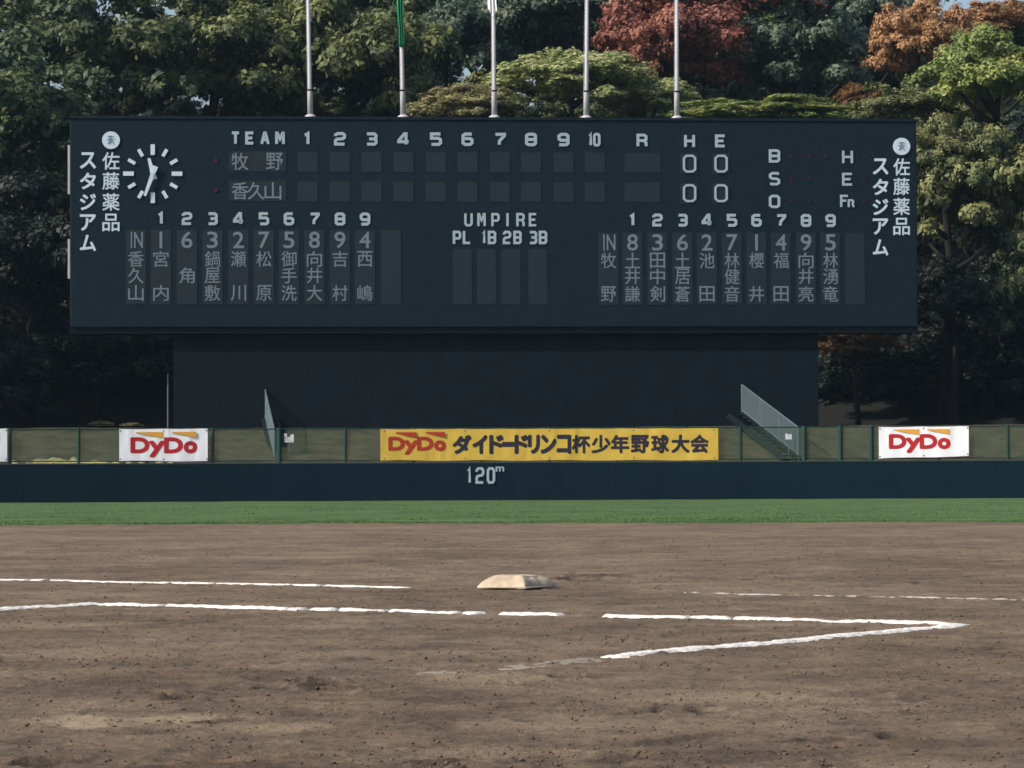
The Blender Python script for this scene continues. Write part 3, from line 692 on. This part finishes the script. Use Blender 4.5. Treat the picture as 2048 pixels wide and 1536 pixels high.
lineup((1217, 1265, 1315, 1365, 1414, 1464, 1513, 1562, 1612, 1661, 1710), 440, '牧　野', ['8土井謙', '3田中剣', '6土居蒼', '2池　田', '7林健音', '1櫻　井', '4福　田', '9向井亮', '5林湧竜'], 485, (521, 553, 588))
for ch, px in zip('UMPIRE', (937, 963, 991, 1015, 1041, 1066)): bchar('letter', ch, px, 439.5, 17, 27, 'head', sw=4.6)
for ch, px in zip('PL1B2B3B', (914, 934, 968, 984, 1014, 1035, 1066, 1086)): bchar('numeral' if ch.isdigit() else 'letter', ch, px, 475, 17 if ch != '1' else 12, 27, 'head', sw=5)
for px in (925, 973, 1022, 1076): cell('umpire_plate', px - 19, px + 19, 498, 608)
# posts that carry the board, hidden behind the screen
for px in (400, 620, 990, 1350, 1585):
    x, _ = bl(px, 660); MB().box(x - .3, x + .3, .9, 1.5, 2.3, z0 - .222).build('support_post', M['under'], board)

# batter's eye screen under the board
xs0, _ = bl(346, 700); xs1, _ = bl(1640, 700); _, zt = bl(900, 668)
scr = empty('batters_eye_screen', BC + Vector((0, 0, 0)), BT, label='wide plain dark screen wall standing below the scoreboard behind the fence', category='screen')
npan = 14; wpn = (xs1 - xs0) / npan
for i in range(npan):
    MB().box(xs0 + i * wpn + .0015, xs0 + (i + 1) * wpn - .0015, .45, .6, 2.3, zt).build('screen_panel', M['screen'], scr)
MB().box(xs0, xs1, .602, .75, 2.3, zt - .03).build('backing_frame', M['under'], scr)
MB().box(xs0 - .05, xs1 + .05, .43, .78, zt + .002, zt + .07).build('top_rail', M['under'], scr)
# slim pale post at the screen's left end
p = at(336, 852, BD + .2)
pp = empty('slim_post', (p.x, p.y, float(terr(np.array([p.x]), np.array([p.y]))[0])), label='slim pale post at the left end of the dark screen', category='post')
MB().tube([(0, 0, -.1), (0, 0, 2.05)], .035, 8).build('shaft', M['rail'], pp); MB().tube([(0, 0, 2.05), (0, 0, 2.2)], [.05, .02], 8).build('cap', M['rail'], pp)

# ------------------------------------------------------------ stairs with picket railings
def stairs(pxf, pxn, label, sgn=-1):
    A = at(pxf, 826, BD + .3); B = at(pxn, 915, 120.7); A.z = 3.42; B.z = 1.62
    root = empty('outdoor_stairs', (B.x, B.y, 1.3), label=label, category='stairs')
    L_ = (A - B); T = Vector(root.location); n = 12; side = Vector((-L_.y, L_.x, 0)).normalized() * -1
    if side.x * sgn < 0: side = -side
    a, b = A - T, B - T
    mb = MB(); mb.bar(b + Vector((0, 0, -.12)), a + Vector((0, 0, -.12)), .1, .22); mb.build('stringer', M['dark'], root)
    mb = MB(); mb.bar(b + side * .52 + Vector((0, 0, -.20)), a + side * .52 + Vector((0, 0, -.20)), .1, .24); mb.build('stringer', M['dark'], root)
    for i in range(n):
        c_ = b + (a - b) * ((i + .5) / n) + Vector((0, 0, -.08))
        q = MB(); w2 = (a - b).xy.normalized() * .14; w3 = Vector((w2.x, w2.y, 0)); s1_ = side * .5; s0_ = side * .08
        q.v = [tuple(v) for v in (c_ - w3 + s0_, c_ + w3 + s0_, c_ + w3 + s1_, c_ - w3 + s1_, c_ - w3 + s0_ + Vector((0, 0, .04)), c_ + w3 + s0_ + Vector((0, 0, .04)), c_ + w3 + s1_ + Vector((0, 0, .04)), c_ - w3 + s1_ + Vector((0, 0, .04)))]
        q.f = [(0, 3, 2, 1), (4, 5, 6, 7), (0, 1, 5, 4), (1, 2, 6, 5), (2, 3, 7, 6), (3, 0, 4, 7)]
        q.build('tread', M['dark'], root)
    up = Vector((0, 0, 1.08)); lo = Vector((0, 0, .06))
    MB().tube([b + up, a + up], .03, 6).build('handrail', M['rail'], root)
    MB().tube([b + lo, a + lo], .025, 6).build('bottom_rail', M['rail'], root)
    for f in (0, .33, .66, 1): c_ = b + (a - b) * f; MB().tube([c_ + Vector((0, 0, -.25)), c_ + up], .035, 6).build('rail_post', M['rail'], root)
    mb = MB(); k = 95
    for i in range(k): c_ = b + (a - b) * ((i + .5) / k); mb.tube([c_ + lo, c_ + up], .013, 4, cap=False)
    mb.build('pickets', M['rail'], root, kind='stuff')
    return root
stairs(529, 549, 'steel stairs with grey picket railing seen edge on left of the yellow banner', 1)
stairs(1484, 1597, 'steel stairs with slanting grey picket railing right of the yellow banner')
# small white notice plates behind the fence
def plate(px, py, D, w, h, label):
    p = at(px, py, D); r_ = empty('notice_plate', (p.x, p.y, p.z - h / 2), label=label, category='sign')
    MB().box(-w / 2, w / 2, -.02, .01, 0, h * .62).build('plate', M['bannerw'], r_)
    MB().box(-w / 2, -w / 2 + .1, -.02, .01, h * .622, h).build('ear', M['bannerw'], r_); MB().box(w / 2 - .12, w / 2, -.02, .01, h * .622, h * .9).build('ear', M['bannerw'], r_)
    gz = float(terr(np.array([p.x]), np.array([p.y]))[0]) - (p.z - h / 2)
    MB().box(-.02, .02, .012, .05, gz - .05, h * .6).build('stake', M['rail'], r_)
plate(578, 876, 121.2, .36, .34, 'small white notice plate behind the fence beside the left stairs')
plate(1577, 873, 120.9, .24, .22, 'tiny white notice plate behind the fence beside the right stairs')

# ------------------------------------------------------------ flag poles and flags
flag_lab = ['bare white flag pole on the scoreboard, leftmost of the five', 'white flag pole carrying the furled green flag', 'white flag pole carrying the furled white flag', 'bare white flag pole above the number ten inning column', 'bare white flag pole on the scoreboard, rightmost of the five']
polex = []
for (pxb, pyb, pxt), lab in zip(((621, 236, 617), (807, 236, 803), (990, 237, 989), (1174, 239, 1177), (1356, 240, 1357)), flag_lab):
    x, _ = bl(pxb, pyb); W = BMAT @ Vector((x, .35, z1 + .112)); r_ = empty('flag_pole', W, BT, label=lab, category='flag pole', group='flag poles on top of the scoreboard')
    dx = (pxt - pxb) / 237 * 1.0; H_ = 8.5; tipx = dx * H_
    MB().tube([(0, 0, .06), (tipx * .13, 0, 1.1), (tipx * .14, 0, 1.2), (tipx, 0, H_)], [.115, .105, .085, .055], 14).build('pole_shaft', M['pole'], r_, smooth=True)
    MB().tube([(0, 0, 0), (0, 0, .06), (0, 0, .12)], [.24, .22, .13], 16).build('base_flange', M['pole'], r_)
    MB().tube([(tipx * .13, 0, 1.06), (tipx * .13, 0, 1.12)], .12, 12).build('collar', M['under'], r_)
    MB().tube([(tipx, 0, H_), (tipx, 0, H_ + .1), (tipx, 0, H_ + .2)], [.04, .1, .03], 12).build('finial', M['trim'], r_)
    MB().tube([(-.11, -.05, .9), (tipx - .07, -.05, H_ - .1)], .007, 4).build('halyard', M['pole'], r_)
    polex.append((W, tipx, H_))
def furled(i, zlow, ztop, xl, xr, mat, label, name, slant):
    W, tx_, H_ = polex[i]; mb = MB(); nz, nf = 30, 26
    for j in range(nz + 1):
        f = j / nz
        for k in range(nf + 1):
            g = k / nf; zb_ = zlow + slant * abs(g - .62) ** 1.2
            z = zb_ + (ztop - zb_) * f; x = xl + (xr - xl) * g * (1 - .12 * math.sin(f * 8)) + .02 * math.sin(f * 11)
            y = -.17 + .05 * math.sin(g * 17 + f * 2.5)
            mb.v.append((x + tx_ * z / H_, y, z))
    for j in range(nz):
        for k in range(nf): q = j * (nf + 1) + k; mb.f.append((q, q + 1, q + nf + 2, q + nf + 1))
    r_ = empty(name, W, BT, label=label, category='flag')
    o = mb.build('cloth', mat, r_, smooth=True); s_ = o.modifiers.new('t', 'SOLIDIFY'); s_.thickness = .006
furled(1, 2.78, 6.6, -.15, .10, M['flagg'], 'dark green flag hanging limp from its pole above the scoreboard', 'green_flag', .1)
furled(2, 3.98, 6.6, -.27, .12, M['flagw'], 'white flag hanging limp from the middle pole above the scoreboard', 'white_flag', .9)

# ------------------------------------------------------------ trees
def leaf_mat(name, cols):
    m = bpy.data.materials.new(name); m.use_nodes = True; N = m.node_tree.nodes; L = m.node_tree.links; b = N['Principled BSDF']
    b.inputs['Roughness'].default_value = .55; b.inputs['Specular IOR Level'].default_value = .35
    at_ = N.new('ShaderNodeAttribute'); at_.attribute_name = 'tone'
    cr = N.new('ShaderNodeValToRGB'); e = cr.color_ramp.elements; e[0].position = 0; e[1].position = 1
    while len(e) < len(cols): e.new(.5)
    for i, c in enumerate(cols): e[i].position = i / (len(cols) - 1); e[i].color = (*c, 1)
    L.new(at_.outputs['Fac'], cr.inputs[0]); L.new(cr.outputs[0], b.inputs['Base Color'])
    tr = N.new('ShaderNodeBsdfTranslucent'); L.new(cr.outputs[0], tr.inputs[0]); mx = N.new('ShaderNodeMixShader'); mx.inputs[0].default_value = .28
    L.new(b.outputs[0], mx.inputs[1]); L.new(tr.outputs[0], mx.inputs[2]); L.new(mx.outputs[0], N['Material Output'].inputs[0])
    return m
LM = {
 'evergreen': leaf_mat('evergreen_leaf', [(0.027, 0.057, 0.032), (0.057, 0.089, 0.043), (0.182, 0.196, 0.074)]),
 'umber': leaf_mat('dull_orange_leaf', [(0.033, 0.024, 0.013), (0.110, 0.061, 0.022), (0.286, 0.143, 0.044)]),
 'shade': leaf_mat('shaded_leaf', [(.007, .014, .012), (.011, .019, .014), (.022, .030, .018)]),  # shade on the low trees painted in as near-black leaves
 'brownish': leaf_mat('brown_green_leaf', [(.036, .058, .028), (.080, .105, .042), (.30, .315, .11)]),
 'grey': leaf_mat('grey_green_leaf', [(0.041, 0.076, 0.059), (0.081, 0.124, 0.086), (0.216, 0.263, 0.169)]),
 'olive': leaf_mat('olive_leaf', [(0.121, 0.162, 0.068), (0.284, 0.331, 0.135), (0.550, 0.550, 0.270)]),
 'tan': leaf_mat('tan_olive_leaf', [(0.162, 0.162, 0.081), (0.284, 0.270, 0.128), (0.459, 0.419, 0.203)]),
 'red': leaf_mat('red_maple_leaf', [(.12, .048, .038), (.27, .10, .072), (.42, .20, .13)]),
 'orange': leaf_mat('orange_leaf', [(0.187, 0.094, 0.044), (0.363, 0.198, 0.094), (0.506, 0.319, 0.165)]),
 'bright': leaf_mat('yellow_green_leaf', [(.09, .14, .05), (.20, .26, .08), (.42, .42, .12)]),
 'mixed': leaf_mat('mixed_green_leaf', [(0.043, 0.068, 0.030), (0.108, 0.135, 0.054), (0.378, 0.365, 0.162)]),
}
def crown_mesh(seed, clumps, leaves, leaf, flat=.88, cs=(.17, .30), fill=.3):
    g = np.random.default_rng(seed); C_ = []; P = []; T = []; NN = []
    for k in range(clumps):
        d = g.normal(size=3); d /= np.linalg.norm(d)
        if d[2] < -.35: d[2] *= -.5
        r = (1 - fill * g.random() ** 1.3) if g.random() < .8 else g.random() * .75
        bump = 1 + .13 * vn(d[0] * 2.3 + seed, d[1] * 2.3 + d[2] * 1.7, 70)
        C_.append((d * r * bump * .86, g.uniform(*cs), g.random()))
    sub = 13; per = leaves // (clumps * sub)
    for c, rad, tone in C_:
        sd = g.normal(size=(sub, 3)); sd /= np.linalg.norm(sd, axis=1)[:, None]; sd[:, 2] = np.where(sd[:, 2] < -.3, -sd[:, 2] * .6, sd[:, 2])
        for q in range(sub):
            off = sd[q] * rad * g.uniform(.55, 1.08); off[2] *= flat; sr = rad * g.uniform(.26, .50); t2 = g.random()
            n_ = int(per * g.uniform(.6, 1.4)); d = g.normal(size=(n_, 3)); d /= np.linalg.norm(d, axis=1)[:, None]
            rr = sr * (g.random(n_) ** .35) * (1 + .22 * g.normal(size=n_)); p = d * rr[:, None]; p[:, 2] *= .8
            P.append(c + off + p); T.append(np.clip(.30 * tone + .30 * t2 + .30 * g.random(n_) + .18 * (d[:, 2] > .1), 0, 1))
            NN.append(d * .9 + sd[q] * .5 + np.array([0, 0, .45]) + g.normal(size=(n_, 3)) * .4)
    P = np.concatenate(P); T = np.concatenate(T); Nn = np.concatenate(NN); Nn /= np.linalg.norm(Nn, axis=1)[:, None]; n = len(P)
    a = g.normal(size=(n, 3)); a = np.cross(Nn, a); a /= np.linalg.norm(a, axis=1)[:, None]; b_ = np.cross(Nn, a)
    s = leaf * (.45 + 1.25 * g.random(n) ** 1.6)[:, None]
    V = np.stack([P - a * s, P - b_ * s * .55 + Nn * s * .12, P + a * s, P + b_ * s * .55 + Nn * s * .12], 1).reshape(-1, 3)
    m = np_mesh('crown', V, np.arange(n * 4).reshape(-1, 4))
    at_ = m.attributes.new('tone', 'FLOAT', 'FACE'); at_.data.foreach_set('value', T.astype(np.float32))
    m.materials.append(LM['evergreen']); return m
CM = {'dense': [crown_mesh(s, 52, 56000, .029, cs=(.17, .34)) for s in (1, 2, 3, 10)], 'airy': [crown_mesh(s, 46, 30000, .029, fill=.5, cs=(.15, .28)) for s in (4, 5)],
      'layered': [crown_mesh(s, 44, 44000, .027, flat=.72, cs=(.18, .32)) for s in (6, 7)], 'lumpy': [crown_mesh(s, 34, 48000, .028, flat=.8, cs=(.2, .36)) for s in (8, 9)]}
def trunk_mesh(H, seed):
    g = random.Random(seed); mb = MB(); r0_ = .035 * H ** .9 + .05
    pts = [(0, 0, -.6)]; x = y = 0
    for i in range(1, 6): x += g.uniform(-.12, .12) * H / 6; y += g.uniform(-.1, .1) * H / 6; pts.append((x, y, H * i / 5))
    mb.tube(pts, [r0_ * (1 - .15 * i) for i in range(6)], 8)
    for k in range(5):
        f = g.uniform(.55, .95); i = min(int(f * 5), 4); p = Vector(pts[i]).lerp(Vector(pts[i + 1]), f * 5 - i); a = g.uniform(0, 6.28); l = H * g.uniform(.10, .2)
        e = p + Vector((math.cos(a) * l * .8, math.sin(a) * l * .8, l * .6)); m_ = p.lerp(e, .5) + Vector((0, 0, -.06 * l))
        mb.tube([p, m_, e], [r0_ * .45, r0_ * .3, r0_ * .12], 6)
    return mb.mesh('trunk', True)
ti = 0
def tree(name, px, py, rx, rz, D, col, kind, label, group=None, ry=None, cat='tree'):
    global ti; ti += 1
    c = at(px, py, D); k = D / FPX; RX, RZ = rx * k, rz * k; RY = ry or min(RX, 4.5)
    gz = float(terr(np.array([c.x]), np.array([c.y]))[0]); H = max(c.z - gz, .08)
    root = empty(name, (c.x, c.y, gz), label=label, category=cat, group=group)
    link('trunk', trunk_mesh(H, ti), M['bark'], root)
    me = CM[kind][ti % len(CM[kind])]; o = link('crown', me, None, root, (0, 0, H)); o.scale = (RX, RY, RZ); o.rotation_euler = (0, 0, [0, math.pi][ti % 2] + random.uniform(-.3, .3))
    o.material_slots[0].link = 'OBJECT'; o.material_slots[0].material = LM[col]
    return root
FARG = 'tall trees on the slope behind the scoreboard'
T = [
 ('evergreen_tree', 20, 30, 170, 130, 150, 'evergreen', 'airy', 'thin dark evergreen tree in the upper left corner with sky showing through'),
 ('evergreen_tree', -30, 300, 240, 250, 137, 'evergreen', 'airy', 'dark evergreen tree filling the left picture edge above the scoreboard end'),
 ('evergreen_tree', 190, 150, 240, 230, 143, 'evergreen', 'airy', 'dark evergreen tree with sky showing through, above the clock'),
 ('evergreen_tree', 430, 165, 220, 230, 147, 'brownish', 'dense', 'dark tree with yellowish tips behind the TEAM lettering, left of the first pole'),
 ('evergreen_tree', 690, 150, 220, 240, 148, 'brownish', 'dense', 'brownish green tree between the first and second flag poles'),
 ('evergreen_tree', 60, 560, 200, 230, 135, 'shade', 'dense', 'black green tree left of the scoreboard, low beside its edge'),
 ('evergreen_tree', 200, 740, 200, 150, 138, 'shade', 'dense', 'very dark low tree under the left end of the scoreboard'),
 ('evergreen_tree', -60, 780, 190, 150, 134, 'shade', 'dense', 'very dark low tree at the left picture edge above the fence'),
 ('broadleaf_tree', 900, 90, 170, 190, 160, 'grey', 'dense', 'blue grey green tree behind the green flag'),
 ('broadleaf_tree', 1090, 50, 190, 140, 162, 'grey', 'lumpy', 'grey green tree behind the white flag and the fourth pole'),
 ('pale_tree', 1140, 180, 200, 95, 146, 'olive', 'layered', 'light olive tree with layered boughs behind the fourth flag pole'),
 ('pale_tree', 925, 225, 120, 62, 144, 'tan', 'layered', 'tan olive tree just above the board between second and third poles'),
 ('pale_tree', 1300, 215, 110, 75, 147, 'olive', 'layered', 'low olive tree just above the board left of the fifth pole'),
 ('maple_tree', 1340, 112, 160, 175, 153, 'red', 'dense', 'red leaved maple around the fifth flag pole'),
 ('maple_tree', 1560, -5, 130, 70, 155, 'red', 'airy', 'red leaved tree top at the upper picture edge right of the maple'),
 ('broadleaf_tree', 1590, 150, 170, 190, 157, 'grey', 'dense', 'dark grey green tree right of the red maple'),
 ('broadleaf_tree', 1700, 40, 130, 120, 165, 'grey', 'dense', 'dark green tree behind the orange tree'),
 ('low_tree', 1520, 238, 200, 46, 141, 'bright', 'layered', 'low yellow green foliage along the board top right of the fifth pole'),
 ('orange_tree', 1845, 110, 115, 130, 151, 'orange', 'lumpy', 'orange brown autumn tree above the right end of the scoreboard'),
 ('orange_tree', 1975, 60, 120, 60, 161, 'orange', 'airy', 'orange brown tree top in the upper right corner'),
 ('maple_tree', 1725, 205, 62, 48, 149, 'umber', 'dense', 'small dull reddish brown tree between the maple and the orange tree'),
 ('leafy_tree', 1990, 190, 150, 130, 139, 'bright', 'lumpy', 'bright yellow green tree at the right picture edge'),
 ('leafy_tree', 1800, 235, 120, 70, 142, 'mixed', 'dense', 'mid green tree just above the right corner of the scoreboard'),
 ('leafy_tree', 1970, 430, 170, 210, 137, 'mixed', 'dense', 'dark tree with scattered lit leaves right of the scoreboard'),
 ('leafy_tree', 1890, 330, 90, 120, 136, 'mixed', 'lumpy', 'yellow green tipped tree beside the right edge of the scoreboard'),
 ('leafy_tree', 2080, 620, 140, 170, 135, 'evergreen', 'dense', 'dark tree low at the right picture edge'),
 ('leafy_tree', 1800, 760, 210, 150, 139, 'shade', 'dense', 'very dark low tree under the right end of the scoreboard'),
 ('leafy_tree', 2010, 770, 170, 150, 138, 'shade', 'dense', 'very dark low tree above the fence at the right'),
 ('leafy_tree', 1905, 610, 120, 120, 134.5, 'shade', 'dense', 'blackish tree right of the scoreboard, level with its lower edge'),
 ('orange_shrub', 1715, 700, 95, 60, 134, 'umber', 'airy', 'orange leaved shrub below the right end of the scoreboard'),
]
for t in T: tree(*t)
# the wood behind: trunks and crowns that close the view between and above the trees in front
gg = random.Random(3)
LMK = [(-1e9, 'the left picture edge'), (120, 'the left stadium name'), (260, 'the clock'), (420, 'the TEAM heading'), (590, 'the first flag pole'), (720, 'the second flag pole'), (900, 'the middle flag pole'), (1080, 'the fourth flag pole'), (1270, 'the fifth flag pole'), (1430, 'the B S O column'), (1640, 'the right stadium name'), (1870, 'the right picture edge')]
used = {}
def blabel(px, py, col):
    lm = [n for a, n in LMK if px >= a][-1]
    row = 'highest' if py < 30 else 'high up' if py < 150 else 'just above the board' if py < 290 else 'at board height' if py < 520 else 'low down'
    tone = {'grey': 'grey green', 'evergreen': 'blackish green', 'mixed': 'mid green', 'brownish': 'brownish green', 'shade': 'blackish'}[col]
    l = f'{tone} tree in the wood {row} by {lm}'; used[l] = used.get(l, 0) + 1
    return l if used[l] == 1 else f'{tone} tree {["", "", "half hidden behind another", "farther back", "farthest back", "barely visible"][used[l]]} {row} by {lm}'
back = [(620, -30), (800, 60), (520, 20), (760, 200), (980, -20), (1080, 130), (1230, 30), (1330, 190), (1420, 60), (1500, 180), (1640, 200), (1780, 190), (1740, -20), (1600, 20), (2100, 300), (1900, 300), (60, 360), (330, 330), (600, 330), (850, 330), (1150, 330), (1450, 330), (1750, 400), (100, 500), (2000, 620), (2100, 100), (440, -40), (1990, 340), (2070, 490), (10, 400), (-60, 330), (200, 340)]
for i, (px, py) in enumerate(back):
    c_ = ['grey', 'evergreen', 'mixed'][i % 3]
    tree('background_tree', px, py, 175, 160, 168 + gg.uniform(-3, 8), c_, 'dense', blabel(px, py, c_), 'trees deep in the wood behind the scoreboard', ry=4.5)
for i, px in enumerate(range(60, 2000, 165)):
    c_ = ['brownish', 'evergreen', 'grey'][i % 3] if px < 1500 else 'mixed'
    tree('background_tree', px, 262 + gg.uniform(-12, 12), 135, 95, 155 + gg.uniform(-3, 3), c_, 'dense', blabel(px, 262, c_), 'trees deep in the wood behind the scoreboard', ry=4)
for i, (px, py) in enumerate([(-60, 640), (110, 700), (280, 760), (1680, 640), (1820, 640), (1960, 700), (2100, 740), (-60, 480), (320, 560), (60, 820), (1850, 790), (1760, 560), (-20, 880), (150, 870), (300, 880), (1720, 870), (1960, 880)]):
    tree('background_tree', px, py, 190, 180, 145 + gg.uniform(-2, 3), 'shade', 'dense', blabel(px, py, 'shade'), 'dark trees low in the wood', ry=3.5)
for i, (x, y, H_, R_) in enumerate([(-29.5, 127.5, 9, 4.5), (-33, 123.5, 8, 4.2), (-36, 131, 12, 5.5), (-29, 136, 13, 5.5), (-42, 126, 10, 5)]):  # unseen trees added to shade the left bank and the low wood
    px = 1024 + FPX * x / y; py = HORIZ - FPX * (H_ - CAMH) / y
    tree('shade_tree', px, py, R_ * FPX / y, R_ * 1.05 * FPX / y, y, 'evergreen', 'dense', ['short', 'shortest', 'broad', 'tallest', 'leftmost'][i] + ' unseen evergreen tree added for shade on the bank beyond the left picture edge', 'unseen shade trees on the bank beyond the left edge')
# pale brush heap above the fence at the left
for i, (px, py, rx, rz) in enumerate([(205, 850, 30, 9), (262, 851, 24, 6)]):
    tree('brush_heap', px, py, rx, rz, 131, 'tan', 'airy', ['pale dry brush heap above the fence left of the white banner', 'smaller dry brush heap directly above the white banner'][i], ry=.7, cat='brush heap')
